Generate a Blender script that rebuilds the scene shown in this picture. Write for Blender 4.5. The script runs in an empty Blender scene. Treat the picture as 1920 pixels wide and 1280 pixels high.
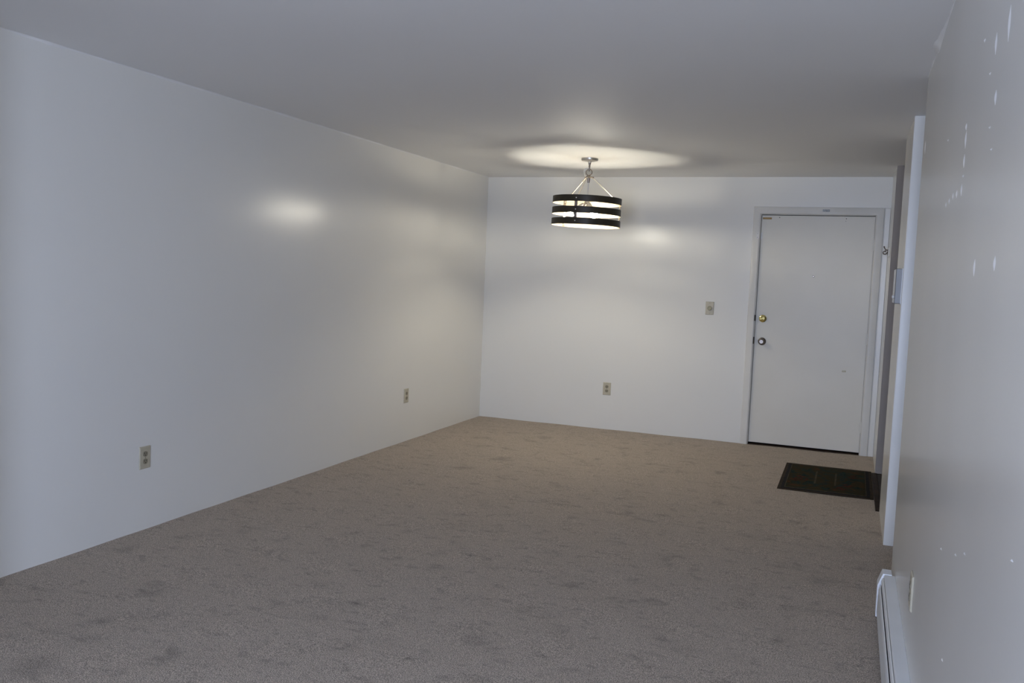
import bpy, bmesh, math, random
from mathutils import Vector, Matrix
random.seed(7)
S = bpy.context.scene
COL = S.collection
PI = math.pi

# ------------------------------------------------------------------ camera
H = 2.34            # ceiling height
W = 3.623           # right wall plane (left wall plane is x = 0)
YB = -10.0           # rear wall plane (back wall plane is y = 0)
cam_d = bpy.data.cameras.new('camera')
cam_d.sensor_width = 36.0
cam_d.lens = 1661.93 / 1920 * 36.0
cam_d.clip_start = 0.02
cam = bpy.data.objects.new('camera', cam_d)
COL.objects.link(cam)
r_ = Vector((0.9322234, 0.3594685, 0.04173657))
u_ = Vector((-0.0657717, 0.05488875, 0.9963239))
b_ = Vector((0.35585619, -0.93154153, 0.07481143))
m = Matrix((r_, u_, b_)).transposed().to_4x4()
m.translation = Vector((3.38072, -8.02845, 1.40336))
cam.matrix_world = m
S.camera = cam

# ------------------------------------------------------------------ light
S.view_settings.view_transform = 'Standard'
S.view_settings.look = 'None'
S.view_settings.gamma = 1.0
S.view_settings.use_curve_mapping = False
S.view_settings.exposure = 0.0
S.cycles.caustics_reflective = False
S.cycles.caustics_refractive = False
wd = bpy.data.worlds.new('overcast_daylight')
S.world = wd
wd.use_nodes = True
nt = wd.node_tree
bg = nt.nodes['Background']
SKY = 38.5
tc = nt.nodes.new('ShaderNodeTexCoord')
sp = nt.nodes.new('ShaderNodeSeparateXYZ')
cr = nt.nodes.new('ShaderNodeValToRGB')
mr = nt.nodes.new('ShaderNodeMapRange')
mr.inputs[1].default_value = -0.6
mr.inputs[2].default_value = 0.6
nt.links.new(tc.outputs['Generated'], sp.inputs[0])
nt.links.new(sp.outputs['Z'], mr.inputs[0])
nt.links.new(mr.outputs[0], cr.inputs[0])
cr.color_ramp.elements[0].position = 0.35
cr.color_ramp.elements[0].color = (0.60, 0.70, 0.95, 1)      # pale wet ground
cr.color_ramp.elements[1].position = 0.6
cr.color_ramp.elements[1].color = (0.63, 0.755, 1.08, 1)       # overcast sky
nt.links.new(cr.outputs[0], bg.inputs['Color'])
bg.inputs['Strength'].default_value = SKY
WX0, WX1, WZ0, WZ1 = 2.50, 3.57, 0.06, 2.16                     # the window behind the camera
pd = bpy.data.lights.new('window_portal', 'AREA')
pd.shape = 'RECTANGLE'
pd.size = WX1 - WX0
pd.size_y = WZ1 - WZ0
pd.cycles.is_portal = True
po = bpy.data.objects.new('window_portal', pd)
COL.objects.link(po)
po.location = ((WX0 + WX1) / 2, YB - 0.14, (WZ0 + WZ1) / 2)
po.rotation_euler = (PI / 2, 0, 0)      # -Z looks towards +y, into the room
BULB = 430.0

# ------------------------------------------------------------------ helpers
def new_obj(name, me, mats, parent=None):
    o = bpy.data.objects.new(name, me)
    for mt in (mats if isinstance(mats, (list, tuple)) else [mats]):
        me.materials.append(mt)
    COL.objects.link(o)
    if parent:
        o.parent = parent
    return o

def finish(name, bm, mats, parent=None, smooth=False, bevel=0.0, seg=2, loc=None, angle=35):
    bmesh.ops.recalc_face_normals(bm, faces=bm.faces)
    me = bpy.data.meshes.new(name)
    if smooth:
        for f in bm.faces:
            f.smooth = True
        for e in bm.edges:
            if len(e.link_faces) == 2 and e.calc_face_angle(0) > math.radians(angle):
                e.smooth = False
    bm.to_mesh(me)
    bm.free()
    o = new_obj(name, me, mats, parent)
    if loc:
        o.location = loc
    if bevel:
        md = o.modifiers.new('bevel', 'BEVEL')
        md.width = bevel
        md.segments = seg
        md.limit_method = 'ANGLE'
        md.angle_limit = math.radians(40)
    return o

def box(bm, x0, x1, y0, y1, z0, z1, mi=0):
    vs = [bm.verts.new(p) for p in ((x0,y0,z0),(x1,y0,z0),(x1,y1,z0),(x0,y1,z0),(x0,y0,z1),(x1,y0,z1),(x1,y1,z1),(x0,y1,z1))]
    for q in ((0,3,2,1),(4,5,6,7),(0,1,5,4),(1,2,6,5),(2,3,7,6),(3,0,4,7)):
        f = bm.faces.new([vs[i] for i in q])
        f.material_index = mi
    return vs

def lathe(bm, prof, n=32, M=None, mi=0):
    """prof: (r, z) list, revolved about z; closed at ends where r = 0"""
    M = M or Matrix()
    rings = []
    for r, z in prof:
        if r < 1e-6:
            rings.append([bm.verts.new(M @ Vector((0, 0, z)))])
        else:
            rings.append([bm.verts.new(M @ Vector((r*math.cos(2*PI*i/n), r*math.sin(2*PI*i/n), z))) for i in range(n)])
    for a, b in zip(rings, rings[1:]):
        for i in range(n):
            j = (i + 1) % n
            if len(a) == 1 and len(b) == 1:
                continue
            if len(a) == 1:
                f = bm.faces.new((a[0], b[i], b[j]))
            elif len(b) == 1:
                f = bm.faces.new((a[i], a[j], b[0]))
            else:
                f = bm.faces.new((a[i], a[j], b[j], b[i]))
            f.material_index = mi
    return rings

def aim(p, d):
    """matrix taking +z to direction d, placed at p"""
    q = Vector((0, 0, 1)).rotation_difference(Vector(d).normalized())
    return Matrix.Translation(Vector(p)) @ q.to_matrix().to_4x4()

def rod(bm, p, q, r, n=12, mi=0):
    p, q = Vector(p), Vector(q)
    L = (q - p).length
    lathe(bm, [(0, 0), (r, 0), (r, L), (0, L)], n, aim(p, q - p), mi)

def tube(bm, pts, r, n=10, closed=False, mi=0):
    pts = [Vector(p) for p in pts]
    N = len(pts)
    rings = []
    up = None
    for i, p in enumerate(pts):
        a = pts[(i-1) % N] if (closed or i > 0) else p
        b = pts[(i+1) % N] if (closed or i < N-1) else p
        t = (b - a).normalized()
        if up is None:
            up = t.orthogonal().normalized()
        up = (up - t*up.dot(t)).normalized()
        s = t.cross(up)
        rings.append([bm.verts.new(p + r*(math.cos(2*PI*k/n)*up + math.sin(2*PI*k/n)*s)) for k in range(n)])
    rng = range(N) if closed else range(N-1)
    for i in rng:
        A, B = rings[i], rings[(i+1) % N]
        for k in range(n):
            f = bm.faces.new((A[k], A[(k+1) % n], B[(k+1) % n], B[k]))
            f.material_index = mi
    if not closed:
        bm.faces.new(rings[0]).material_index = mi
        bm.faces.new(rings[-1]).material_index = mi

def prism(bm, pts2, axis, a, b, mi=0):
    """extrude a 2D outline along an axis ('x','y','z')"""
    def P(u, v, w):
        return {'y': (u, w, v), 'x': (w, u, v), 'z': (u, v, w)}[axis]
    A = [bm.verts.new(P(u, v, a)) for u, v in pts2]
    B = [bm.verts.new(P(u, v, b)) for u, v in pts2]
    n = len(pts2)
    fs = [bm.faces.new(A), bm.faces.new(list(reversed(B)))]
    for i in range(n):
        fs.append(bm.faces.new((A[i], B[i], B[(i+1) % n], A[(i+1) % n])))
    for f in fs:
        f.material_index = mi
    return fs

def empty(name, loc, label, cat, group=None):
    o = bpy.data.objects.new(name, None)
    o.empty_display_size = 0.05
    o.location = loc
    COL.objects.link(o)
    o['label'] = label
    o['category'] = cat
    if group:
        o['group'] = group
    return o

def structure(o, label=None):
    o['kind'] = 'structure'
    if label:
        o['label'] = label
    return o

# ------------------------------------------------------------------ materials
def mat(name, col, rough=0.5, metal=0.0, spec=0.5, **k):
    mt = bpy.data.materials.new(name)
    mt.use_nodes = True
    p = mt.node_tree.nodes['Principled BSDF']
    p.inputs['Base Color'].default_value = (*col, 1)
    p.inputs['Roughness'].default_value = rough
    p.inputs['Metallic'].default_value = metal
    p.inputs['Specular IOR Level'].default_value = spec
    for kk, v in k.items():
        p.inputs[kk.replace('_', ' ')].default_value = v
    return mt

def noise_var(mt, c1, c2, scale=3, detail=4, lo=0.35, hi=0.65, bump=None, coord='Object', rough=None):
    """two tone variation plus optional bump list of (scale, strength, distance, detail)"""
    nt = mt.node_tree
    p = nt.nodes['Principled BSDF']
    tc = nt.nodes.new('ShaderNodeTexCoord')
    n = nt.nodes.new('ShaderNodeTexNoise')
    n.inputs['Scale'].default_value = scale
    n.inputs['Detail'].default_value = detail
    r = nt.nodes.new('ShaderNodeValToRGB')
    r.color_ramp.elements[0].position = lo
    r.color_ramp.elements[1].position = hi
    r.color_ramp.elements[0].color = (*c1, 1)
    r.color_ramp.elements[1].color = (*c2, 1)
    nt.links.new(tc.outputs[coord], n.inputs['Vector'])
    nt.links.new(n.outputs['Fac'], r.inputs[0])
    nt.links.new(r.outputs[0], p.inputs['Base Color'])
    if rough:
        m2 = nt.nodes.new('ShaderNodeMapRange')
        m2.inputs[3].default_value = rough[0]
        m2.inputs[4].default_value = rough[1]
        nt.links.new(n.outputs['Fac'], m2.inputs[0])
        nt.links.new(m2.outputs[0], p.inputs['Roughness'])
    prev = None
    for s, st, dist, det in (bump or []):
        bn = nt.nodes.new('ShaderNodeTexNoise')
        bn.inputs['Scale'].default_value = s
        bn.inputs['Detail'].default_value = det
        nt.links.new(tc.outputs[coord], bn.inputs['Vector'])
        b = nt.nodes.new('ShaderNodeBump')
        b.inputs['Strength'].default_value = st
        b.inputs['Distance'].default_value = dist
        nt.links.new(bn.outputs['Fac'], b.inputs['Height'])
        if prev:
            nt.links.new(prev.outputs[0], b.inputs['Normal'])
        prev = b
    if prev:
        nt.links.new(prev.outputs[0], p.inputs['Normal'])
    return mt

WALLC = (0.74, 0.73, 0.71)
M = {}
M['wall'] = noise_var(mat('semi_gloss_wall_paint', WALLC, 0.24, spec=0.30), (0.795, 0.778, 0.725), (0.82, 0.803, 0.75), 1.3, 3,
                      lo=0.1, hi=0.9, bump=[(1.9, 0.18, 0.02, 0), (260, 0.04, 0.002, 2)], rough=(0.24, 0.24))
M['ceiling'] = noise_var(mat('flat_ceiling_paint', WALLC, 0.6, spec=0.3), (0.815, 0.808, 0.792), (0.835, 0.828, 0.812), 1.1, 4,
                         lo=0.1, hi=0.9, bump=[(1.6, 0.2, 0.03, 0), (90, 0.12, 0.004, 4)])
M['trim'] = noise_var(mat('trim_enamel', (0.72, 0.72, 0.70), 0.3), (0.72, 0.70, 0.65), (0.76, 0.74, 0.69), 4, 5,
                      bump=[(60, 0.12, 0.003, 3)])
M['door'] = noise_var(mat('door_enamel', (0.62, 0.61, 0.575), 0.35, spec=0.25), (0.73, 0.695, 0.61), (0.76, 0.725, 0.64), 2.2, 5,
                      bump=[(40, 0.06, 0.003, 3)])
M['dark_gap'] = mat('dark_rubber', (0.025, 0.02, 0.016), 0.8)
M['ivory'] = noise_var(mat('ivory_plastic', (0.52, 0.49, 0.37), 0.35), (0.50, 0.455, 0.34), (0.55, 0.50, 0.38), 30, 3)
M['ivory_dark'] = mat('aged_ivory_plastic', (0.27, 0.24, 0.17), 0.4)
M['dial'] = mat('yellowed_dial_plastic', (0.36, 0.33, 0.21), 0.35)
M['slot'] = mat('slot_black', (0.03, 0.022, 0.015), 0.6)
M['brass'] = mat('polished_brass', (0.80, 0.68, 0.28), 0.14, 1.0)
M['brass_dull'] = mat('tarnished_brass', (0.25, 0.16, 0.06), 0.5, 0.8)
M['nickel'] = mat('aged_nickel', (0.23, 0.20, 0.175), 0.3, 1.0)
M['chrome'] = mat('brushed_nickel', (0.60, 0.575, 0.53), 0.36, 1.0)
M['shade'] = noise_var(mat('bronze_black_metal', (0.03, 0.026, 0.019), 0.45, 0.0, spec=0.3), (0.031, 0.025, 0.015), (0.042, 0.034, 0.021), 18, 3)
M['shade_in'] = mat('cream_inner_enamel', (0.30, 0.235, 0.155), 0.5)
M['heater'] = noise_var(mat('heater_enamel', (0.70, 0.71, 0.72), 0.32), (0.84, 0.85, 0.85), (0.87, 0.88, 0.88), 6, 3)
M['fin'] = mat('heater_fins', (0.05, 0.05, 0.055), 0.6, 0.3)
M['wood'] = noise_var(mat('dark_stained_wood', (0.03, 0.018, 0.01), 0.6, spec=0.12), (0.018, 0.010, 0.006), (0.04, 0.024, 0.014), 12, 5)
M['vinyl'] = noise_var(mat('kitchen_vinyl', (0.06, 0.05, 0.045), 0.55, spec=0.15), (0.045, 0.038, 0.034), (0.07, 0.058, 0.05), 6, 4)
M['streak'] = mat('paint_run', (0.80, 0.79, 0.77), 0.4, spec=0.3)
M['label'] = noise_var(mat('engraved_metal_tag', (0.2, 0.2, 0.19), 0.4, 0.4), (0.04, 0.04, 0.037), (0.30, 0.30, 0.28), 300, 2)
M['white_plastic'] = mat('white_plastic', (0.72, 0.72, 0.70), 0.3)

# clear plastic of the thermostat guard
cp = mat('clear_plastic', (0.92, 0.94, 0.97), 0.08)
cp.node_tree.nodes['Principled BSDF'].inputs['Transmission Weight'].default_value = 0.55
cp.node_tree.nodes['Principled BSDF'].inputs['IOR'].default_value = 1.2
M['clear'] = cp

# window glass
g = bpy.data.materials.new('window_glass'); g.use_nodes = True
gn = g.node_tree; gn.nodes.clear()
go = gn.nodes.new('ShaderNodeOutputMaterial'); gm = gn.nodes.new('ShaderNodeMixShader')
gt = gn.nodes.new('ShaderNodeBsdfTransparent'); gg = gn.nodes.new('ShaderNodeBsdfGlossy')
gg.inputs['Roughness'].default_value = 0.02
gf = gn.nodes.new('ShaderNodeFresnel'); gf.inputs[0].default_value = 1.45
gn.links.new(gf.outputs[0], gm.inputs[0]); gn.links.new(gt.outputs[0], gm.inputs[1]); gn.links.new(gg.outputs[0], gm.inputs[2])
gn.links.new(gm.outputs[0], go.inputs[0])
M['glass'] = g

# bulbs
e = bpy.data.materials.new('lit_bulb'); e.use_nodes = True
ep = e.node_tree.nodes['Principled BSDF']
ep.inputs['Base Color'].default_value = (0.9, 0.9, 0.85, 1)
ep.inputs['Emission Color'].default_value = (1.0, 0.94, 0.79, 1)
ep.inputs['Emission Strength'].default_value = BULB
M['bulb'] = e

# carpet
SPOTS = [(1.504, -4.865, 0.055, 0.6), (2.285, -4.21, 0.06, 0.68), (2.655, -4.234, 0.06, 0.68), (3.032, -4.095, 0.07, 0.8), (1.183, -5.569, 0.06, 0.72), (0.748, -5.462, 0.07, 0.75), (1.537, -5.315, 0.04, 0.72), (3.177, -3.912, 0.06, 0.78), (3.327, -3.597, 0.09, 0.78), (1.377, -4.262, 0.06, 0.75), (1.157, -4.14, 0.05, 0.8), (2.101, -4.949, 0.06, 0.78), (2.2, -2.823, 0.06, 0.75), (0.954, -1.798, 0.1, 0.76), (0.961, -0.747, 0.09, 0.8), (2.885, -2.134, 0.07, 0.8), (1.184, -5.084, 0.05, 0.8), (2.782, -3.843, 0.05, 0.82), (0.846, -5.857, 0.12, 0.75)]
def carpet_mat():
    mt = mat('beige_loop_carpet', (0.2, 0.17, 0.14), 0.95, spec=0.1)
    nt = mt.node_tree; L = nt.links
    p = nt.nodes['Principled BSDF']
    p.inputs['Sheen Weight'].default_value = 0.15
    p.inputs['Sheen Roughness'].default_value = 0.5
    tc = nt.nodes.new('ShaderNodeTexCoord')
    # brushed patches, a little longer across the room
    mp = nt.nodes.new('ShaderNodeMapping'); mp.inputs['Scale'].default_value = (1.0, 1.25, 1)
    L.new(tc.outputs['Object'], mp.inputs[0])
    n1 = nt.nodes.new('ShaderNodeTexNoise'); n1.inputs['Scale'].default_value = 5.5; n1.inputs['Detail'].default_value = 6; n1.inputs['Roughness'].default_value = 0.66
    n1.inputs['Distortion'].default_value = 0.5
    L.new(mp.outputs[0], n1.inputs['Vector'])
    r1 = nt.nodes.new('ShaderNodeValToRGB')
    r1.color_ramp.elements[0].position = 0.30; r1.color_ramp.elements[0].color = (0.72, 0.72, 0.72, 1)
    r1.color_ramp.elements[1].position = 0.43; r1.color_ramp.elements[1].color = (1, 1, 1, 1)
    e2 = r1.color_ramp.elements.new(0.75); e2.color = (1.07, 1.07, 1.07, 1)
    L.new(n1.outputs['Fac'], r1.inputs[0])
    # yarn flecks
    n2 = nt.nodes.new('ShaderNodeTexNoise'); n2.inputs['Scale'].default_value = 230; n2.inputs['Detail'].default_value = 2
    L.new(tc.outputs['Object'], n2.inputs['Vector'])
    r2 = nt.nodes.new('ShaderNodeValToRGB')
    r2.color_ramp.elements[0].position = 0.36; r2.color_ramp.elements[0].color = (0.215, 0.175, 0.138, 1)
    r2.color_ramp.elements[1].position = 0.66; r2.color_ramp.elements[1].color = (0.68, 0.57, 0.455, 1)
    L.new(n2.outputs['Fac'], r2.inputs[0])
    mx = nt.nodes.new('ShaderNodeMix'); mx.data_type = 'RGBA'; mx.blend_type = 'MULTIPLY'; mx.inputs[0].default_value = 1
    L.new(r2.outputs[0], mx.inputs[6]); L.new(r1.outputs[0], mx.inputs[7])
    # dark wear spots with positions of their own on the carpet
    wv = nt.nodes.new('ShaderNodeTexNoise'); wv.inputs['Scale'].default_value = 11; wv.inputs['Detail'].default_value = 4
    L.new(tc.outputs['Object'], wv.inputs['Vector'])
    sc = nt.nodes.new('ShaderNodeVectorMath'); sc.operation = 'SCALE'; sc.inputs['Scale'].default_value = 0.16
    L.new(wv.outputs['Color'], sc.inputs[0])
    ad = nt.nodes.new('ShaderNodeVectorMath'); ad.operation = 'ADD'
    L.new(tc.outputs['Object'], ad.inputs[0]); L.new(sc.outputs[0], ad.inputs[1])
    last = mx.outputs[2]
    # small trodden dashes and yarn mottling
    for (sc_, p0_, p1_, lo_, hi_, st_) in ((13, 0.33, 0.42, 0.80, 1.0, (0.8, 1.5, 1)), (55, 0.36, 0.64, 0.90, 1.09, (1, 1, 1))):
        mp2 = nt.nodes.new('ShaderNodeMapping'); mp2.inputs['Scale'].default_value = st_
        L.new(tc.outputs['Object'], mp2.inputs[0])
        n4 = nt.nodes.new('ShaderNodeTexNoise'); n4.inputs['Scale'].default_value = sc_; n4.inputs['Detail'].default_value = 4
        L.new(mp2.outputs[0], n4.inputs['Vector'])
        m4 = nt.nodes.new('ShaderNodeMapRange')
        for k_, v_ in zip((1, 2, 3, 4), (p0_, p1_, lo_, hi_)): m4.inputs[k_].default_value = v_
        L.new(n4.outputs['Fac'], m4.inputs[0])
        mm = nt.nodes.new('ShaderNodeMix'); mm.data_type = 'RGBA'; mm.blend_type = 'MULTIPLY'; mm.inputs[0].default_value = 1
        L.new(last, mm.inputs[6]); L.new(m4.outputs[0], mm.inputs[7]); last = mm.outputs[2]
    for (sx, sy, sr, sd) in SPOTS:
        dn = nt.nodes.new('ShaderNodeVectorMath'); dn.operation = 'DISTANCE'
        dn.inputs[1].default_value = (sx + 0.08, sy + 0.08, 0.08)
        L.new(ad.outputs[0], dn.inputs[0])
        mr_ = nt.nodes.new('ShaderNodeMapRange'); mr_.inputs[1].default_value = sr*0.2; mr_.inputs[2].default_value = sr
        mr_.inputs[3].default_value = sd; mr_.inputs[4].default_value = 1.0
        L.new(dn.outputs['Value'], mr_.inputs[0])
        mm = nt.nodes.new('ShaderNodeMix'); mm.data_type = 'RGBA'; mm.blend_type = 'MULTIPLY'; mm.inputs[0].default_value = 1
        L.new(last, mm.inputs[6]); L.new(mr_.outputs[0], mm.inputs[7]); last = mm.outputs[2]
    L.new(last, p.inputs['Base Color'])
    v = nt.nodes.new('ShaderNodeTexVoronoi'); v.inputs['Scale'].default_value = 240
    L.new(tc.outputs['Object'], v.inputs['Vector'])
    b1 = nt.nodes.new('ShaderNodeBump'); b1.inputs['Strength'].default_value = 0.7; b1.inputs['Distance'].default_value = 0.004; b1.invert = True
    L.new(v.outputs['Distance'], b1.inputs['Height'])
    b2 = nt.nodes.new('ShaderNodeBump'); b2.inputs['Strength'].default_value = 0.35; b2.inputs['Distance'].default_value = 0.02
    L.new(n1.outputs['Fac'], b2.inputs['Height']); L.new(b1.outputs[0], b2.inputs['Normal'])
    L.new(b2.outputs[0], p.inputs['Normal'])
    return mt
M['carpet'] = carpet_mat()

# doormat
def mat_pattern():
    mt = mat('doormat_weave', (0.02, 0.018, 0.01), 0.95, spec=0.05)
    nt = mt.node_tree; L = nt.links; p = nt.nodes['Principled BSDF']
    tc = nt.nodes.new('ShaderNodeTexCoord')
    n = nt.nodes.new('ShaderNodeTexNoise'); n.inputs['Scale'].default_value = 9; n.inputs['Detail'].default_value = 3; n.inputs['Distortion'].default_value = 1.5
    L.new(tc.outputs['Object'], n.inputs['Vector'])
    r = nt.nodes.new('ShaderNodeValToRGB')
    els = r.color_ramp.elements
    els[0].position = 0.30; els[0].color = (0.012, 0.020, 0.020, 1)
    els[1].position = 0.72; els[1].color = (0.075, 0.030, 0.012, 1)
    for pos, c in ((0.42, (0.022, 0.032, 0.026, 1)), (0.47, (0.032, 0.026, 0.012, 1)), (0.60, (0.036, 0.029, 0.014, 1))):
        q = els.new(pos); q.color = c
    L.new(n.outputs['Fac'], r.inputs[0]); L.new(r.outputs[0], p.inputs['Base Color'])
    n3 = nt.nodes.new('ShaderNodeTexNoise'); n3.inputs['Scale'].default_value = 240
    L.new(tc.outputs['Object'], n3.inputs['Vector'])
    b = nt.nodes.new('ShaderNodeBump'); b.inputs['Strength'].default_value = 0.6; b.inputs['Distance'].default_value = 0.003
    L.new(n3.outputs['Fac'], b.inputs['Height']); L.new(b.outputs[0], p.inputs['Normal'])
    return mt
M['mat_pattern'] = mat_pattern()
M['mat_rubber'] = noise_var(mat('doormat_rubber', (0.012, 0.012, 0.012), 0.8, spec=0.08), (0.008, 0.008, 0.010), (0.018, 0.016, 0.014), 40, 3)
M['mat_edge'] = noise_var(mat('doormat_brown_edge', (0.045, 0.033, 0.022), 0.9, spec=0.08), (0.03, 0.022, 0.015), (0.055, 0.04, 0.028), 60, 3)
M['mat_line'] = noise_var(mat('doormat_tan_line', (0.07, 0.055, 0.035), 0.9, spec=0.08), (0.045, 0.036, 0.022), (0.085, 0.066, 0.04), 50, 3)

# ------------------------------------------------------------------ the shell
T = 0.115
XR = 5.3                                  # far side of hall and kitchen
Y_NEAR, Y_S1, Y_S2, Y_P = -3.703, -2.779, -1.991, -0.730
DX0, DX1, DZ1 = 2.587, 3.512, 2.020       # door opening

# carpet: a gently uneven sheet, with the little missing bit in the far left corner
bm = bmesh.new()
def carpet_z(x, y):
    d = min(x, -y, 0.12)
    return 0.0012*math.sin(x*9.3 + 1.7*math.sin(y*4.1)) * math.cos(y*7.7) - 0.003 + 0.003*min(1, d/0.05)
step = 0.05
xs = [0, 0.013] + [i*step for i in range(1, 72)] + [3.600]
ys = [0, 0.013] + [i*step for i in range(1, 200)] + [-YB]
grid = {}
for i, x in enumerate(xs):
    for j, y in enumerate(ys):
        grid[i, j] = bm.verts.new((x, -y, carpet_z(x, -y)))
for i in range(len(xs)-1):
    for j in range(len(ys)-1):
        if i == 0 and j == 0:
            continue
        bm.faces.new((grid[i, j], grid[i, j+1], grid[i+1, j+1], grid[i+1, j]))
# strip to the right wall and into the hall behind it
box(bm, 3.600, XR, Y_NEAR, Y_S1, -0.012, 0.0)
box(bm, 3.600, W + T, YB, Y_NEAR, -0.012, 0.0)
box(bm, 3.600, W + T, Y_S1, Y_S2, -0.012, 0.0)
box(bm, 3.600, W + T, Y_P, 0.0, -0.012, 0.0)
floor = structure(finish('floor', bm, M['carpet'], smooth=True), 'beige loop-pile wall-to-wall carpet')
bm = bmesh.new(); box(bm, -T, XR + T, YB - T, 0.3, -0.1, -0.013)
structure(finish('floor_base', bm, M['dark_gap']), 'dark subfloor under the carpet')
bm = bmesh.new(); box(bm, 3.638, XR, Y_S2, 0.0, -0.013, -0.004)
structure(finish('floor_kitchen', bm, M['vinyl']), 'dark vinyl kitchen floor beyond the opening')
bm = bmesh.new(); box(bm, 3.601, 3.637, Y_S2 + 0.001, Y_P - 0.001, -0.012, 0.003)
structure(finish('trim_2', bm, M['wood'], bevel=0.002), 'dark wooden threshold strip between carpet and kitchen floor')

# ceiling
bm = bmesh.new(); box(bm, -T, XR + T, YB - T, 0.3, H, H + 0.1)
structure(finish('ceiling', bm, M['ceiling']), 'white painted ceiling')

bm = bmesh.new(); box(bm, -T, 0, YB - T, 0.3, -0.012, H)
structure(finish('wall_left', bm, M['wall']), 'long white semi-gloss wall')
bm = bmesh.new(); box(bm, 0, 0.5, -6.2, -6.1, -0.012, H)  # stub added out of view to block window light and grade the left wall
structure(finish('wall_left_blocker', bm, M['wall'], bevel=0.004), 'added unseen wall stub that blocks window light from the left wall')
# back wall with the door niche
bm = bmesh.new()
box(bm, 0, DX0, 0, 0.2, -0.012, H)
box(bm, DX1, XR + T, 0, 0.2, -0.012, H)
box(bm, DX0, DX1, 0, 0.2, DZ1, H)
box(bm, DX0, DX1, 0.12, 0.2, -0.012, DZ1)
structure(finish('wall_back', bm, M['wall']), 'white wall with the entry door')
# right wall: near piece with paint runs, middle piece, far return
bm = bmesh.new()
box(bm, W, W + T, YB, Y_NEAR, -0.012, H)
RUNS = [(1811,262,30,4),(1808,302,24,4),(1803,356,22,3),(1794,364,14,3),(1787,368,12,2.5),(1780,377,10,2.5),(1774,384,9,2),
        (1827,502,32,3.5),(1865,494,28,6),(1893,44,60,5),(1868,82,36,4),(1867,183,26,3.5),(1847,76,6,3),(1812,238,12,3),(1806,330,5,2),
        (1735,276,22,1.5),(1859,280,4,3),(1778,263,4,2.5),(1857,138,4,3),(1856,239,4,3),(1792,1040,4,2.5),(1765,1029,4,2.5),(1809,1038,3,3),(1898,1051,5,4),(1767,1237,3,2.5)]
C0 = m.translation
def unp(px, py, val=W):
    d = -b_*1661.93 + r_*(px-960) - u_*(py-640)
    t = (val - C0.x)/d.x
    return C0 + d*t
for (px, py, ln, wd_) in RUNS:            # dried paint runs and specks standing on the wall
    a = unp(px - wd_/2, py); b = unp(px + wd_/2, py); c = unp(px, py - ln/2); d_ = unp(px, py + ln/2)
    if a.y > Y_NEAR - 0.005 or b.y > Y_NEAR - 0.005: continue
    cy = unp(px, py).y; hy = min(abs(a.y - b.y)/2, 0.012); z0, z1 = d_.z, c.z
    n = 8
    L_, R_, T_ = [], [], []
    for k in range(n+1):
        f = k/n; wz = z0 + (z1 - z0)*f; ww = hy*math.sin(PI*min(max(f, 0.04), 0.96))
        L_.append(bm.verts.new((W, cy - ww, wz))); R_.append(bm.verts.new((W, cy + ww, wz)))
        T_.append(bm.verts.new((W - 0.0025*math.sin(PI*min(max(f, 0.04), 0.96)), cy, wz)))
    for k in range(n):
        for A, B in ((L_, T_), (T_, R_)):
            bm.faces.new((A[k], A[k+1], B[k+1], B[k])).material_index = 1
bmw = structure(finish('wall_right', bm, [M['wall'], M['streak']], bevel=0.004), 'near right wall, glossy white with paint runs')
bm = bmesh.new(); box(bm, W, W + T, Y_S1, Y_S2, -0.012, H)
structure(finish('wall_right_middle', bm, M['wall'], bevel=0.004), 'short wall between hall opening and kitchen opening')
M['taupe'] = noise_var(mat('taupe_end_face', (0.3, 0.27, 0.25), 0.5, spec=0.3), (0.33, 0.285, 0.245), (0.35, 0.305, 0.262), 3, 3, lo=0.1, hi=0.9)
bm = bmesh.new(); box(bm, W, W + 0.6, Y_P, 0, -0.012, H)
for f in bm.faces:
    if all(abs(v.co.y - Y_P) < 1e-6 for v in f.verts): f.material_index = 1  # end face towards the kitchen opening gets a darker taupe tone
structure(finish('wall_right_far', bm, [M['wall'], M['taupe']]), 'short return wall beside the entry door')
bm = bmesh.new(); box(bm, XR, XR + T, YB, 0, -0.012, H)
structure(finish('wall_kitchen', bm, M['wall']), 'far wall of kitchen and hall')
bm = bmesh.new(); box(bm, W + T, XR, Y_NEAR - T, Y_NEAR, -0.012, H)
structure(finish('wall_hall', bm, M['wall']), 'side wall of the hall')
bm = bmesh.new(); box(bm, W + T, XR, Y_S1, Y_S1 + T, -0.012, H)
structure(finish('wall_hall_far', bm, M['wall']), 'wall between hall and kitchen')
# rear wall with the window
bm = bmesh.new()
box(bm, 0, WX0, YB - T, YB, -0.012, H)
box(bm, WX1, W + T, YB - T, YB, -0.012, H)
box(bm, WX0, WX1, YB - T, YB, -0.012, WZ0)
box(bm, WX0, WX1, YB - T, YB, WZ1, H)
structure(finish('wall_rear', bm, M['wall']), 'wall behind the camera')
bm = bmesh.new()
f_ = 0.045
box(bm, WX0, WX1, YB - 0.09, YB - 0.04, WZ0, WZ0 + f_); box(bm, WX0, WX1, YB - 0.09, YB - 0.04, WZ1 - f_, WZ1)
box(bm, WX0, WX0 + f_, YB - 0.09, YB - 0.04, WZ0 + f_, WZ1 - f_); box(bm, WX1 - f_, WX1, YB - 0.09, YB - 0.04, WZ0 + f_, WZ1 - f_)
xm = (WX0 + WX1)/2
box(bm, xm - 0.03, xm + 0.03, YB - 0.09, YB - 0.04, WZ0 + f_, WZ1 - f_)
win = structure(finish('window_1', bm, M['trim'], bevel=0.003), 'white framed window')
for a, b in ((WX0 + f_, xm - 0.03), (xm + 0.03, WX1 - f_)):
    bm = bmesh.new(); box(bm, a, b, YB - 0.067, YB - 0.063, WZ0 + f_, WZ1 - f_)
    finish('pane', bm, M['glass'], parent=win)

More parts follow.
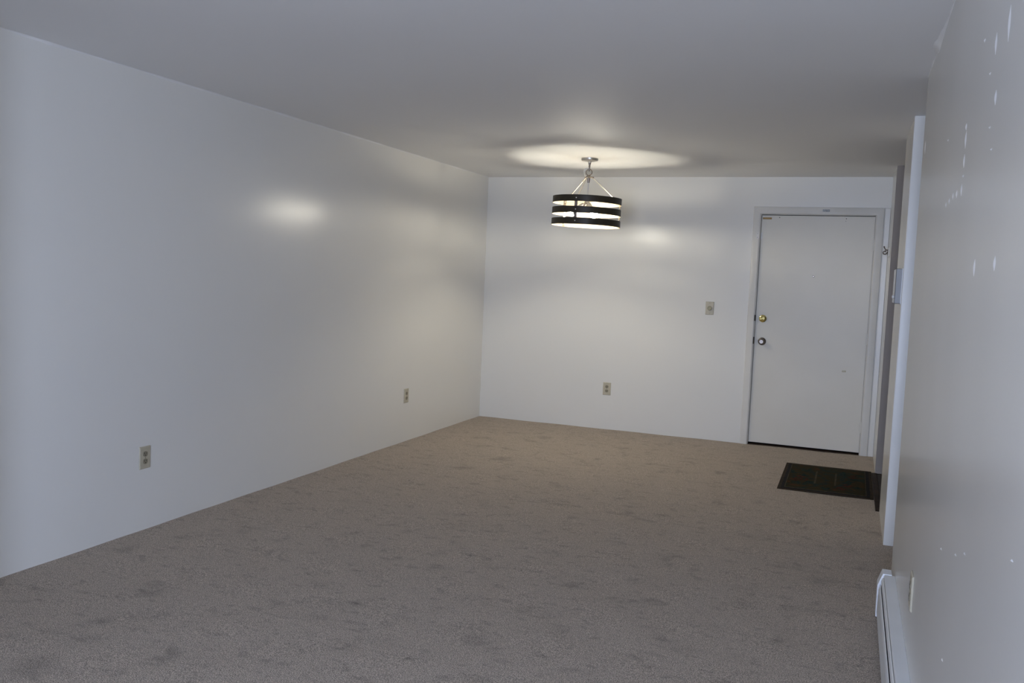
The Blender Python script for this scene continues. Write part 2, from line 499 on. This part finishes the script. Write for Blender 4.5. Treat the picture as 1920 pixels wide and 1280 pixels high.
# uneven bead of joint compound along wall tops
def bead(name, label, x, sgn, y0, y1, amp, fn):
    bm = bmesh.new()
    n = 260
    prev = None
    for i in range(n+1):
        y = y0 + (y1-y0)*i/n
        w = amp*fn(y)
        sec = [bm.verts.new((x, y, H)), bm.verts.new((x, y, H - w*1.2)), bm.verts.new((x + sgn*w*0.45, y, H - w*0.45)), bm.verts.new((x + sgn*w, y, H))]
        if prev:
            for k in range(3):
                bm.faces.new((prev[k], prev[k+1], sec[k+1], sec[k]))
        prev = sec
    return structure(finish(name, bm, M['ceiling'], smooth=True, angle=80), label)
def rough_fn(y):
    return 0.55 + 0.25*math.sin(y*7.1) + 0.2*math.sin(y*17.3 + 1.1) + 0.16*math.sin(y*41 + 0.4) + 0.1*math.sin(y*83)
bead('trim_3', 'uneven plaster bead along the left wall top', 0, 1, -9.95, -0.02, 0.010, rough_fn)
def near_fn(y):
    return max(0.12, rough_fn(y)*0.6 + 1.6*math.exp(-((y + 4.25)/0.10)**2) + 0.8*math.exp(-((y + 4.45)/0.12)**2) )
bead('trim_4', 'lumpy plaster bead along the near right wall top', W, -1, -9.95, Y_NEAR, 0.010, near_fn)

# ------------------------------------------------------------------ entry door
door = None
bm = bmesh.new()
box(bm, DX0 + 0.005, DX1 - 0.003, 0.012, 0.056, 0.018, DZ1 - 0.007)
door = structure(finish('door_1', bm, M['door'], bevel=0.0015), 'flush off-white entry door with knob and deadbolt')
# frame: mitred casing with a rounded outer edge
def casing_profile(w, t):
    return [(0, 0), (0.004, t*0.75), (0.010, t), (w - 0.014, t*0.85), (w - 0.004, t*0.55), (w, 0)]
def frame_ring(x0, x1, z1, w, t):
    """three mitred lengths around the opening"""
    bm = bmesh.new()
    pr = casing_profile(w, t)
    def col(px, pz, dx, dz):
        return [bm.verts.new((px + dx*u, -v, pz + dz*u)) for u, v in pr]
    secs = [col(x0, -0.005, -1, 0), col(x0, z1, -1, 1), col(x1, z1, 1, 1), col(x1, -0.005, 1, 0)]
    for A, B in zip(secs, secs[1:]):
        for k in range(len(pr)-1):
            bm.faces.new((A[k], A[k+1], B[k+1], B[k]))
    return bm
bm = frame_ring(DX0, DX1, DZ1, 0.066, 0.020)
# jamb lining inside the niche
box(bm, DX0 - 0.001, DX0 + 0.0015, 0.0, 0.118, -0.005, DZ1)
box(bm, DX1 - 0.0015, DX1 + 0.001, 0.0, 0.118, -0.005, DZ1)
box(bm, DX0, DX1, 0.0, 0.118, DZ1 - 0.0015, DZ1 + 0.001)
# stop behind the leaf keeps the gap dark
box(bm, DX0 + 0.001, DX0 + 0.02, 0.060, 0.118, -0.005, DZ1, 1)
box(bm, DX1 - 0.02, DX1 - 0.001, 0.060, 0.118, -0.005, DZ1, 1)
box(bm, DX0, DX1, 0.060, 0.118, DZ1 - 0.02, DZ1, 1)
casing = structure(finish('trim_1', bm, [M['trim'], M['dark_gap']], smooth=True), 'painted steel door frame')
bm = bmesh.new(); box(bm, DX0 + 0.002, DX1 - 0.002, 0.004, 0.118, -0.012, 0.006)
structure(finish('trim_5', bm, M['wood']), 'dark sill under the door')
bm = bmesh.new(); box(bm, 3.581, W - 0.0005, -0.014, 0, -0.002, 2.083)
structure(finish('trim_6', bm, M['trim'], bevel=0.004), 'white filler board between door frame and return wall')

ZA = Matrix.Rotation(PI/2, 4, 'X')      # local +z -> world -y (out of the door face)
def at(x, y, z):
    return Matrix.Translation((x, y, z)) @ ZA
FY = 0.012                               # door face
# knob
kb = bmesh.new()
lathe(kb, [(0, 0), (0.034, 0), (0.034, 0.004), (0.028, 0.009), (0.014, 0.012), (0.012, 0.030), (0.016, 0.036), (0.0255, 0.044), (0.0275, 0.054), (0.0255, 0.062), (0.018, 0.067), (0.016, 0.0655), (0, 0.0655)], 40, at(2.657, FY, 0.914))
finish('knob', kb, M['nickel'], parent=door, smooth=True)['label'] = 'aged nickel door knob'
# deadbolt with thumb turn
kb = bmesh.new()
lathe(kb, [(0, 0), (0.033, 0), (0.033, 0.006), (0.030, 0.012), (0.022, 0.016), (0, 0.018)], 40, at(2.652, FY, 1.114))
db = finish('deadbolt', kb, M['brass'], parent=door, smooth=True); db['label'] = 'polished brass deadbolt rose'
kb = bmesh.new()
Mx = at(2.652, FY, 1.114) @ Matrix.Rotation(math.radians(22), 4, 'Z')
vs = box(kb, -0.022, 0.022, -0.005, 0.005, 0.015, 0.032)
for v in vs: v.co = Mx @ v.co
finish('thumb_turn', kb, M['brass'], parent=db, bevel=0.003)
# peephole
kb = bmesh.new()
lathe(kb, [(0, 0), (0.008, 0), (0.008, 0.003), (0.0055, 0.004), (0.005, 0.002), (0, 0.002)], 24, at(3.049, FY, 1.498))
finish('peephole', kb, M['nickel'], parent=door, smooth=True)
# brass flip lock plate at the top left
kb = bmesh.new()
box(kb, 2.600, 2.675, FY - 0.004, FY, 1.978, 1.994)
fl = finish('flip_lock_plate', kb, M['brass_dull'], parent=door, bevel=0.0015); fl['label'] = 'tarnished brass flip lock plate'
for x in (2.606, 2.668):
    kb = bmesh.new()
    lathe(kb, [(0, 0), (0.0035, 0), (0.003, 0.0015), (0, 0.002)], 14, at(x, FY - 0.004, 1.986))
    finish('screw', kb, M['brass_dull'], parent=fl, smooth=True)
kb = bmesh.new()
lathe(kb, [(0, 0), (0.006, 0), (0.006, 0.006), (0, 0.008)], 14, at(2.664, FY - 0.004, 1.986))
finish('catch', kb, M['brass_dull'], parent=fl, smooth=True)
# latch keeper: leaf half and frame half
kb = bmesh.new(); box(kb, 2.592, 2.606, FY - 0.005, FY, 1.806, 1.862)
finish('latch_keeper', kb, M['trim'], parent=door, bevel=0.001)['label'] = 'painted-over latch keeper'
kb = bmesh.new(); box(kb, 2.556, 2.581, -0.025, -0.017, 1.806, 1.862)
lk = finish('strike_plate', kb, M['trim'], parent=casing, bevel=0.001)
for z in (1.818, 1.85):
    kb = bmesh.new()
    lathe(kb, [(0, 0), (0.003, 0), (0.003, 0.001), (0, 0.001)], 12, Matrix.Translation((2.568, -0.025, z)) @ ZA)
    finish('screw', kb, M['nickel'], parent=lk)
# strike recesses in the jamb next to deadbolt and knob
for z, h in ((1.117, 0.05), (0.92, 0.06)):
    kb = bmesh.new(); box(kb, DX0 - 0.004, DX0 + 0.004, -0.0205, 0.02, z - h/2, z + h/2)
    finish('strike_recess', kb, M['dark_gap'], parent=casing)
# old screw holes and the tape stain on the leaf
for x, z, r in ((3.282, 1.993, 0.004), (3.279, 1.972, 0.0025), (2.74, 1.995, 0.004)):
    kb = bmesh.new()
    lathe(kb, [(0, 0), (r, 0), (r, 0.0006), (0, 0.0006)], 12, at(x, FY, z))
    finish('screw_hole', kb, M['slot'], parent=door)
M['tape'] = noise_var(mat('yellowed_tape', (0.50, 0.44, 0.27), 0.5), (0.58, 0.55, 0.45), (0.44, 0.38, 0.22), 90, 3)
kb = bmesh.new()
vs = box(kb, 3.33, 3.362, FY - 0.0006, FY, 0.695, 0.711)
finish('tape_remnant', kb, M['tape'], parent=door, bevel=0.0002)['label'] = 'yellowed scrap of tape on the door'
# three painted hinges on the right
for z in (1.775, 0.985, 0.235):
    kb = bmesh.new()
    for k in range(5):
        zz = z - 0.045 + k*0.018
        lathe(kb, [(0, 0), (0.0065, 0.0005), (0.0065, 0.0168), (0, 0.0172)], 14, Matrix.Translation((DX1 - 0.002, -0.002, zz)))
    lathe(kb, [(0, 0), (0.004, 0.001), (0.005, 0.006), (0, 0.008)], 12, Matrix.Translation((DX1 - 0.002, -0.002, z + 0.045)))
    hg = finish('hinge', kb, M['trim'], parent=door, smooth=True)
    kb = bmesh.new(); box(kb, DX1 - 0.020, DX1 - 0.003, FY - 0.002, FY, z - 0.045, z + 0.045)
    finish('hinge_leaf', kb, M['door'], parent=hg, bevel=0.0005)
# little engraved tag on the head of the frame
kb = bmesh.new(); box(kb, 3.090, 3.146, -0.0215, -0.0165, 2.047, 2.066)
finish('rating_tag', kb, M['label'], parent=casing, bevel=0.0005)['label'] = 'small worn metal tag'

# ------------------------------------------------------------------ outlets and switches
def plate_shape(w, h, t, M4):
    """bevelled wall plate in local xy, thickness along +z"""
    bm = bmesh.new()
    a, b, c = w/2, h/2, 0.004
    lo = [bm.verts.new((sx*a, sy*b, 0)) for sx, sy in ((-1,-1),(1,-1),(1,1),(-1,1))]
    mi = [bm.verts.new((sx*a, sy*b, t*0.35)) for sx, sy in ((-1,-1),(1,-1),(1,1),(-1,1))]
    hi = [bm.verts.new((sx*(a-c), sy*(b-c), t)) for sx, sy in ((-1,-1),(1,-1),(1,1),(-1,1))]
    for A, B in ((lo, mi), (mi, hi)):
        for i in range(4):
            bm.faces.new((A[i], A[(i+1) % 4], B[(i+1) % 4], B[i]))
    bm.faces.new(hi)
    bm.faces.new(list(reversed(lo)))
    bm.transform(M4)
    return bm

def outlet(label, loc, facing):
    """facing: 'x' (on left wall), '-y' (back wall), '-x' (right wall)"""
    root = empty('electrical_outlet', loc, label, 'outlet', 'ivory duplex outlets on the walls')
    R_ = {'x': Matrix(((0,0,1,0),(1,0,0,0),(0,1,0,0),(0,0,0,1))),
          '-y': Matrix(((1,0,0,0),(0,0,-1,0),(0,1,0,0),(0,0,0,1))),
          '-x': Matrix(((0,0,-1,0),(-1,0,0,0),(0,1,0,0),(0,0,0,1)))}[facing]
    finish('wall_plate', plate_shape(0.076, 0.118, 0.006, R_), M['ivory'], parent=root, bevel=0.0008)
    for sz in (-1, 1):
        bm = bmesh.new()
        n = 28
        pts = []
        for i in range(n):
            a = 2*PI*i/n
            pts.append((max(-0.0155, min(0.0155, 0.0175*math.cos(a))), 0.0195*sz + 0.0142*math.sin(a)))
        A = [bm.verts.new((x, y, 0.0058)) for x, y in pts]
        B = [bm.verts.new((x*0.96, y*1.0, 0.0080)) for x, y in pts]
        bm.faces.new(B)
        for i in range(n):
            bm.faces.new((A[i], A[(i+1) % n], B[(i+1) % n], B[i]))
        bm.transform(R_)
        rc = finish('receptacle', bm, M['ivory_dark'], parent=root)
        bm = bmesh.new()
        zc = 0.0195*sz
        box(bm, -0.0080, -0.0050, zc - 0.001, zc + 0.0075, 0.0076, 0.0084)
        box(bm, 0.0050, 0.0080, zc - 0.000, zc + 0.0070, 0.0076, 0.0084)
        lathe(bm, [(0, 0.0076), (0.0030, 0.0076), (0.0030, 0.0084), (0, 0.0084)], 14, Matrix.Translation((0, zc - 0.0068, 0)))
        bm.transform(R_)
        finish('slots', bm, M['slot'], parent=rc)
    bm = bmesh.new()
    lathe(bm, [(0, 0.0055), (0.0032, 0.0058), (0.0026, 0.0072), (0, 0.0076)], 14)
    bm.transform(R_)
    finish('screw', bm, M['ivory_dark'], parent=root, smooth=True)
    return root
outlet('ivory duplex outlet on the left wall, the one nearer the camera', (0, -4.457, 0.379), 'x')
outlet('ivory duplex outlet on the left wall, the farther one near the corner', (0, -1.570, 0.377), 'x')
outlet('ivory duplex outlet low on the back wall below the pendant lamp', (1.284, 0, 0.379), '-y')
outlet('ivory duplex outlet on the near right wall above the baseboard heater', (W, -4.895, 0.425), '-x')

dim = empty('dimmer_switch', (2.190, 0, 1.181), 'ivory dimmer switch with round dial, on the back wall left of the door', 'light switch')
R_ = Matrix(((1,0,0,0),(0,0,-1,0),(0,1,0,0),(0,0,0,1)))
finish('wall_plate', plate_shape(0.073, 0.116, 0.008, R_), M['ivory'], parent=dim, bevel=0.0008)
bm = bmesh.new()
lathe(bm, [(0, 0.007), (0.020, 0.007), (0.0195, 0.020), (0.0165, 0.0235), (0.012, 0.0235), (0.0105, 0.021), (0, 0.021)], 36)
bm.transform(R_)
finish('dial', bm, M['dial'], parent=dim, smooth=True)
bm = bmesh.new()
for z in (-0.046, 0.046):
    bm = bmesh.new()
    lathe(bm, [(0, 0.0075), (0.003, 0.0078), (0.0024, 0.009), (0, 0.0093)], 12, Matrix.Translation((0, z, 0)))
    bm.transform(R_)
    finish('screw', bm, M['ivory_dark'], parent=dim, smooth=True)

# ------------------------------------------------------------------ thermostat guard on the middle wall
tg = empty('thermostat_guard', (W, -2.62, 1.430), 'clear plastic thermostat guard box on the short wall right of the door', 'thermostat cover')
bm = bmesh.new()
x0, x1, y0, y1, z0, z1 = -0.034, -0.0005, -0.135, 0.135, -0.095, 0.095
t = 0.002
box(bm, x0, x0 + t, y0, y1, z0, z1)
box(bm, x0, x1, y0, y0 + t, z0, z1); box(bm, x0, x1, y1 - t, y1, z0, z1)
box(bm, x0, x1, y0, y1, z0, z0 + t); box(bm, x0, x1, y0, y1, z1 - t, z1)
finish('cover', bm, M['clear'], parent=tg)
bm = bmesh.new(); box(bm, -0.004, 0, y0 - 0.004, y1 + 0.004, z0 - 0.004, z1 + 0.004)
finish('base_plate', bm, M['white_plastic'], parent=tg, bevel=0.001)
bm = bmesh.new(); box(bm, -0.024, -0.004, -0.09, 0.09, -0.055, 0.07)
finish('thermostat_body', bm, M['ivory'], parent=tg, bevel=0.003)
bm = bmesh.new()
lathe(bm, [(0, 0), (0.010, 0), (0.010, 0.006), (0.006, 0.009), (0, 0.009)], 20, Matrix.Translation((x0, -0.02, z0 + 0.035)) @ Matrix.Rotation(-PI/2, 4, 'Y'))
finish('lock', bm, M['white_plastic'], parent=tg, smooth=True)

# ------------------------------------------------------------------ coat hook on the return wall
hk = empty('coat_hook', (W, -0.345, 1.705), 'small dark metal double hook on a white base, right of the door frame', 'hook')
bm = bmesh.new(); box(bm, -0.010, 0, -0.045, 0.045, -0.035, 0.040)
finish('base', bm, M['trim'], parent=hk, bevel=0.003)
bm = bmesh.new(); box(bm, -0.014, -0.010, -0.016, 0.016, -0.020, 0.028)
pl = finish('hook_plate', bm, M['nickel'], parent=hk, bevel=0.002)
for s in (-1, 1):
    bm = bmesh.new()
    pts = [(-0.012, s*0.004, 0.004)] + [(-0.030 - 0.016*math.sin(a), s*(0.006 + 0.010*a/PI), -0.006 - 0.012*math.cos(a) + 0.004) for a in [PI*k/8*1.1 - 0.3 for k in range(9)]]
    tube(bm, pts, 0.0042, 8)
    lathe(bm, [(0, -0.007), (0.005, -0.005), (0.007, 0), (0.005, 0.005), (0, 0.007)], 12, Matrix.Translation(pts[-1]))
    finish('prong', bm, M['nickel'], parent=hk, smooth=True)
bm = bmesh.new()
pts = [(-0.012, 0, 0.018), (-0.026, 0, 0.022), (-0.036, 0, 0.032), (-0.040, 0, 0.044)]
tube(bm, pts, 0.004, 8)
lathe(bm, [(0, -0.007), (0.005, -0.005), (0.007, 0), (0.005, 0.005), (0, 0.007)], 12, Matrix.Translation(pts[-1]))
finish('prong', bm, M['nickel'], parent=hk, smooth=True)

# ------------------------------------------------------------------ doormat
MX0, MX1, MY0, MY1 = 2.971, 3.597, -1.683, -0.710
dm = empty('doormat', ((MX0+MX1)/2, (MY0+MY1)/2, 0.0), 'dark green and brown patterned doormat lying on the carpet before the door', 'doormat')
w2, l2 = (MX1-MX0)/2, (MY1-MY0)/2
def mbox(name, x0, x1, y0, y1, z0, z1, mt, bev=0.0):
    bm = bmesh.new(); box(bm, x0, x1, y0, y1, z0, z1)
    return finish(name, bm, mt, parent=dm, bevel=bev)
mbox('backing', -w2, w2, -l2, l2, 0.0005, 0.006, M['mat_edge'], 0.002)
mbox('rubber_border', -w2 + 0.022, w2 - 0.022, -l2 + 0.03, l2 - 0.03, 0.006, 0.0072, M['mat_rubber'], 0.0004)
field_bm = bmesh.new(); box(field_bm, -w2 + 0.052, w2 - 0.052, -l2 + 0.072, l2 - 0.060, 0.0072, 0.0092)
bm = bmesh.new()
a, b, c, d = -w2 + 0.044, w2 - 0.044, -l2 + 0.060, l2 - 0.050
for q in ((a, a + 0.006, c, d), (b - 0.006, b, c, d), (a + 0.006, b - 0.006, c, c + 0.008), (a + 0.006, b - 0.006, d - 0.008, d)):
    box(bm, q[0], q[1], q[2], q[3], 0.0072, 0.0098)
finish('piping', bm, M['mat_line'], parent=dm)
for x in (-0.075, 0.062):
    mbox('divider', x - 0.006, x + 0.006, -l2 + 0.27, l2 - 0.25, 0.0092, 0.0102, M['mat_line'])
# leaf motifs, woven a hair above the field
M['leaf_green'] = noise_var(mat('leaf_green', (0.012, 0.026, 0.022), 0.95, spec=0.05), (0.008, 0.016, 0.016), (0.020, 0.036, 0.028), 60, 3)
M['leaf_red'] = noise_var(mat('leaf_red', (0.05, 0.018, 0.01), 0.95, spec=0.05), (0.03, 0.013, 0.008), (0.08, 0.026, 0.014), 60, 3)
for mi, spots in ((1, [(-0.20, -0.26), (-0.16, 0.02), (-0.13, -0.20), (-0.23, 0.14), (-0.14, 0.26), (0.0, -0.30), (0.15, -0.05), (0.19, 0.08), (0.21, -0.24), (0.13, 0.26), (0.22, 0.22)]),
                  (2, [(-0.19, -0.04), (-0.15, -0.10), (-0.21, -0.12), (0.10, -0.28), (0.14, -0.16), (0.18, 0.17)])):
    for (x, y) in spots:
        for k in range(4):
            an = random.uniform(0, 2*PI); cx, cy = x + 0.018*math.cos(an), y + 0.04*math.sin(an)
            th = random.uniform(0, PI); L1 = random.uniform(0.018, 0.034)
            pts = [(L1*math.cos(q), 0.38*L1*math.sin(q)) for q in [2*PI*j/10 for j in range(10)]]
            top_ = [(cx + u*math.cos(th) - v*math.sin(th), cy + 1.4*(u*math.sin(th) + v*math.cos(th))) for u, v in pts]
            prism(field_bm, top_, 'z', 0.0090, 0.00935 + 0.0001*k + 0.00004*mi, mi)
finish('field', field_bm, [M['mat_pattern'], M['leaf_green'], M['leaf_red']], parent=dm)

# ------------------------------------------------------------------ baseboard heater
HY0, HY1 = YB + 0.5, -3.925              # near end (behind the camera) to far end
HZ, HD = 0.200, 0.066
bh = empty('baseboard_heater', (W, HY1, 0), 'white metal electric baseboard heater along the near right wall', 'heater')
def hprof(name, pts, a, b, mt, bev=0.0015):
    bm = bmesh.new(); prism(bm, pts, 'y', a, b)
    return finish(name, bm, mt, parent=bh, bevel=bev)
LY = HY0 - HY1
# end cap (slightly proud), outline seen from its end; x is negative towards the room
cap = [(-0.0015, 0.012), (-HD, 0.012), (-HD, 0.150), (-0.048, HZ + 0.002), (-0.012, HZ + 0.002), (-0.012, HZ - 0.03), (-0.0015, HZ - 0.03)]
hprof('end_cap', cap, -0.075, 0.0, M['heater'], 0.002)
hprof('end_cap', cap, LY, LY + 0.075, M['heater'], 0.002)
# back plate and flat top with its turned-down lip
top = [(0.0, HZ - 0.001), (-0.041, HZ - 0.001), (-0.0445, HZ - 0.008), (-0.0425, HZ - 0.010), (-0.0395, HZ - 0.0035), (-0.003, HZ - 0.0035), (-0.003, 0.02), (0.0, 0.02)]
hprof('top_cover', top, LY + 0.075, -0.075, M['heater'], 0.0008)
dmp = [(-0.045, HZ - 0.0125), (-0.049, HZ - 0.016), (-0.0535, HZ - 0.028), (-0.052, HZ - 0.029), (-0.047, HZ - 0.018), (-0.044, HZ - 0.0145)]
hprof('damper', dmp, LY + 0.075, -0.075, M['heater'], 0.0)
frt = [(-0.0555, HZ - 0.038), (-0.059, HZ - 0.042), (-0.0625, HZ - 0.054), (-0.064, 0.045), (-0.060, 0.040), (-0.0585, 0.042), (-0.0615, 0.047), (-0.060, HZ - 0.055), (-0.0565, HZ - 0.042)]
hprof('front_panel', frt, LY + 0.075, -0.115, M['heater'], 0.0)
hprof('heating_element', [(-0.006, 0.03), (-0.052, 0.03), (-0.052, 0.152), (-0.040, 0.178), (-0.006, 0.178)], LY + 0.08, -0.08, M['fin'], 0.0)

# ------------------------------------------------------------------ pendant lamp
LX, LYY = 1.378, -1.242
lamp = empty('pendant_lamp', (LX, LYY, H), 'drum pendant lamp of three dark metal bands hanging from the ceiling', 'lamp')
fr = Vector((0.283, -0.959, 0)); rt = Vector((0.959, 0.283, 0))
PIV = Vector((0, 0, 2.262 - H))
TILT = Matrix.Translation(PIV) @ Matrix.Rotation(math.radians(-1.1), 4, fr*-1 * -1) @ Matrix.Translation(-PIV)
def Z(z): return z - H
def dirv(deg):
    a = math.radians(deg)
    return fr*math.cos(a) + rt*math.sin(a)
def lpart(name, bm, mt, smooth=True, parent=None, tilt=True, bevel=0.0, angle=35):
    if tilt: bm.transform(TILT)
    return finish(name, bm, mt, parent=parent or lamp, smooth=smooth, bevel=bevel, angle=angle)
bm = bmesh.new()
lathe(bm, [(0, 0), (0.066, 0), (0.066, -0.013), (0.062, -0.019), (0.030, -0.024), (0.013, -0.025), (0.013, -0.034), (0, -0.036)], 48)
lpart('canopy', bm, M['chrome'], tilt=False)
# stem down to the loop
bm = bmesh.new()
lathe(bm, [(0, -0.03), (0.011, -0.03), (0.009, -0.048), (0.007, -0.050), (0.007, -0.058), (0.009, -0.060), (0.006, -0.066), (0.006, -0.100), (0, -0.100)], 16)
lpart('stem', bm, M['nickel'], tilt=False)
# screw-collar loop, hanging loop and coiled wire
def ring_pts(c, r, a_, b_2, n=28):
    return [Vector(c) + r*(math.cos(2*PI*i/n)*a_ + math.sin(2*PI*i/n)*b_2) for i in range(n)]
upv = Vector((0, 0, 1))
bm = bmesh.new(); tube(bm, ring_pts((0, 0, Z(2.232)), 0.024, dirv(70), upv), 0.0036, 8, True)
lpart('hanging_loop', bm, M['nickel'])
bm = bmesh.new()
pts = []
for i in range(60):
    a = i/59*2*PI*2.3
    pts.append(Vector((0, 0, Z(2.228))) + (0.034 + 0.004*math.sin(a*0.7))*(math.cos(a + 1.9)*dirv(118) + math.sin(a + 1.9)*upv) + dirv(28)*(0.012*math.sin(a*0.43)) - rt*0.010)
tube(bm, pts, 0.0018, 6)
lpart('coiled_wire', bm, M['white_plastic'])
# hub disc with three clevises
bm = bmesh.new()
lathe(bm, [(0, Z(2.210)), (0.010, Z(2.209)), (0.012, Z(2.201)), (0.030, Z(2.197)), (0.032, Z(2.192)), (0.012, Z(2.188)), (0.009, Z(2.150)), (0, Z(2.150))], 24)
for th in (-18, 102, 222):
    d = dirv(th)
    rod(bm, d*0.024 + upv*Z(2.194), d*0.040 + upv*Z(2.194), 0.0075, 12)
lpart('hub', bm, M['nickel'])
RR = 0.2715
for th in (-18, 102, 222):
    d = dirv(th)
    bm = bmesh.new()
    rod(bm, d*0.034 + upv*Z(2.192), d*(RR - 0.012) + upv*Z(2.012), 0.0052, 12)
    lpart('rod', bm, M['chrome'])
# three bands, dark outside and cream inside
for z1 in (2.033, 1.9465, 1.8600):
    bm = bmesh.new()
    n = 96; hb = 0.050; t = 0.0025
    prof = [(RR, Z(z1)), (RR, Z(z1 - hb)), (RR - t, Z(z1 - hb)), (RR - t, Z(z1)), (RR, Z(z1))]
    rg = lathe(bm, prof, n)
    bm.faces.ensure_lookup_table()
    for f in bm.faces:
        c = f.calc_center_median()
        rad = math.hypot(c.x, c.y)
        if abs(f.normal.z) < 0.5 and rad < RR - t*0.7:
            f.material_index = 1
    bmesh.ops.remove_doubles(bm, verts=bm.verts, dist=1e-5)
    for f in bm.faces:
        c = f.calc_center_median()
        zs = [v.co.z for v in f.verts]
        f.material_index = 1 if (math.hypot(c.x, c.y) < RR - t*0.7 and max(zs) - min(zs) > 0.01) else 0
    lpart('band', bm, [M['shade'], M['shade_in']])
# straps inside the bands, each with three screws
for th in (-18, 102, 222):
    d = dirv(th); s = Vector((-d.y, d.x, 0))
    bm = bmesh.new()
    vs = box(bm, 0, 1, 0, 1, 0, 1)
    for v in vs:
        u, w_, h_ = v.co
        v.co = d*(RR - 0.0055 + 0.0028*u) + s*(0.0125*(2*w_ - 1)) + upv*Z(1.812 + 0.218*h_)
    strap = lpart('strap', bm, M['nickel'], smooth=False)
    for z in (2.008, 1.9215, 1.835):
        bm = bmesh.new()
        lathe(bm, [(0, 0), (0.0048, 0), (0.0042, 0.0022), (0, 0.0030)], 14, aim(d*(RR - 0.0002) + upv*Z(z), d))
        lathe(bm, [(0, 0), (0.0055, 0), (0.0055, 0.005), (0, 0.0055)], 6, aim(d*(RR - 0.0055) + upv*Z(z), -d))
        lpart('screw', bm, M['chrome'], parent=strap)
# centre rod, socket arms, bulbs
bm = bmesh.new()
rod(bm, (0, 0, Z(2.155)), (0, 0, Z(2.010)), 0.0055, 12)
lpart('centre_rod', bm, M['chrome'])
bm = bmesh.new()
lathe(bm, [(0, Z(2.020)), (0.012, Z(2.018)), (0.020, Z(2.004)), (0.020, Z(1.992)), (0.010, Z(1.982)), (0, Z(1.980))], 24)
lpart('socket_hub', bm, M['chrome'])
for th in (-90, 30, 150):
    d = dirv(th)
    ax = (d*0.80 - upv*0.60).normalized()
    p0 = d*0.012 + upv*Z(1.990)
    bm = bmesh.new()
    lathe(bm, [(0, 0), (0.008, 0), (0.010, 0.012), (0.019, 0.018), (0.019, 0.062), (0.0165, 0.066), (0, 0.066)], 24, aim(p0, ax))
    so = lpart('socket', bm, M['chrome'])
    bm = bmesh.new()
    prof = [(0, 0.060), (0.0125, 0.060), (0.0135, 0.076)]
    c0, rb = 0.128, 0.029
    for k in range(3, 15):
        a = PI*k/14
        prof.append((rb*math.sin(a), c0 - rb*1.15*math.cos(a)))
    prof[-1] = (0, c0 + rb*1.15)
    cut = 8                                   # opaque white collar below, glowing dome above
    lathe(bm, prof[:cut], 28, aim(p0, ax), 1)
    lathe(bm, prof[cut-1:], 28, aim(p0, ax), 0)
    bmesh.ops.remove_doubles(bm, verts=bm.verts, dist=1e-5)
    lpart('bulb', bm, [M['bulb'], M['white_plastic']], parent=so)
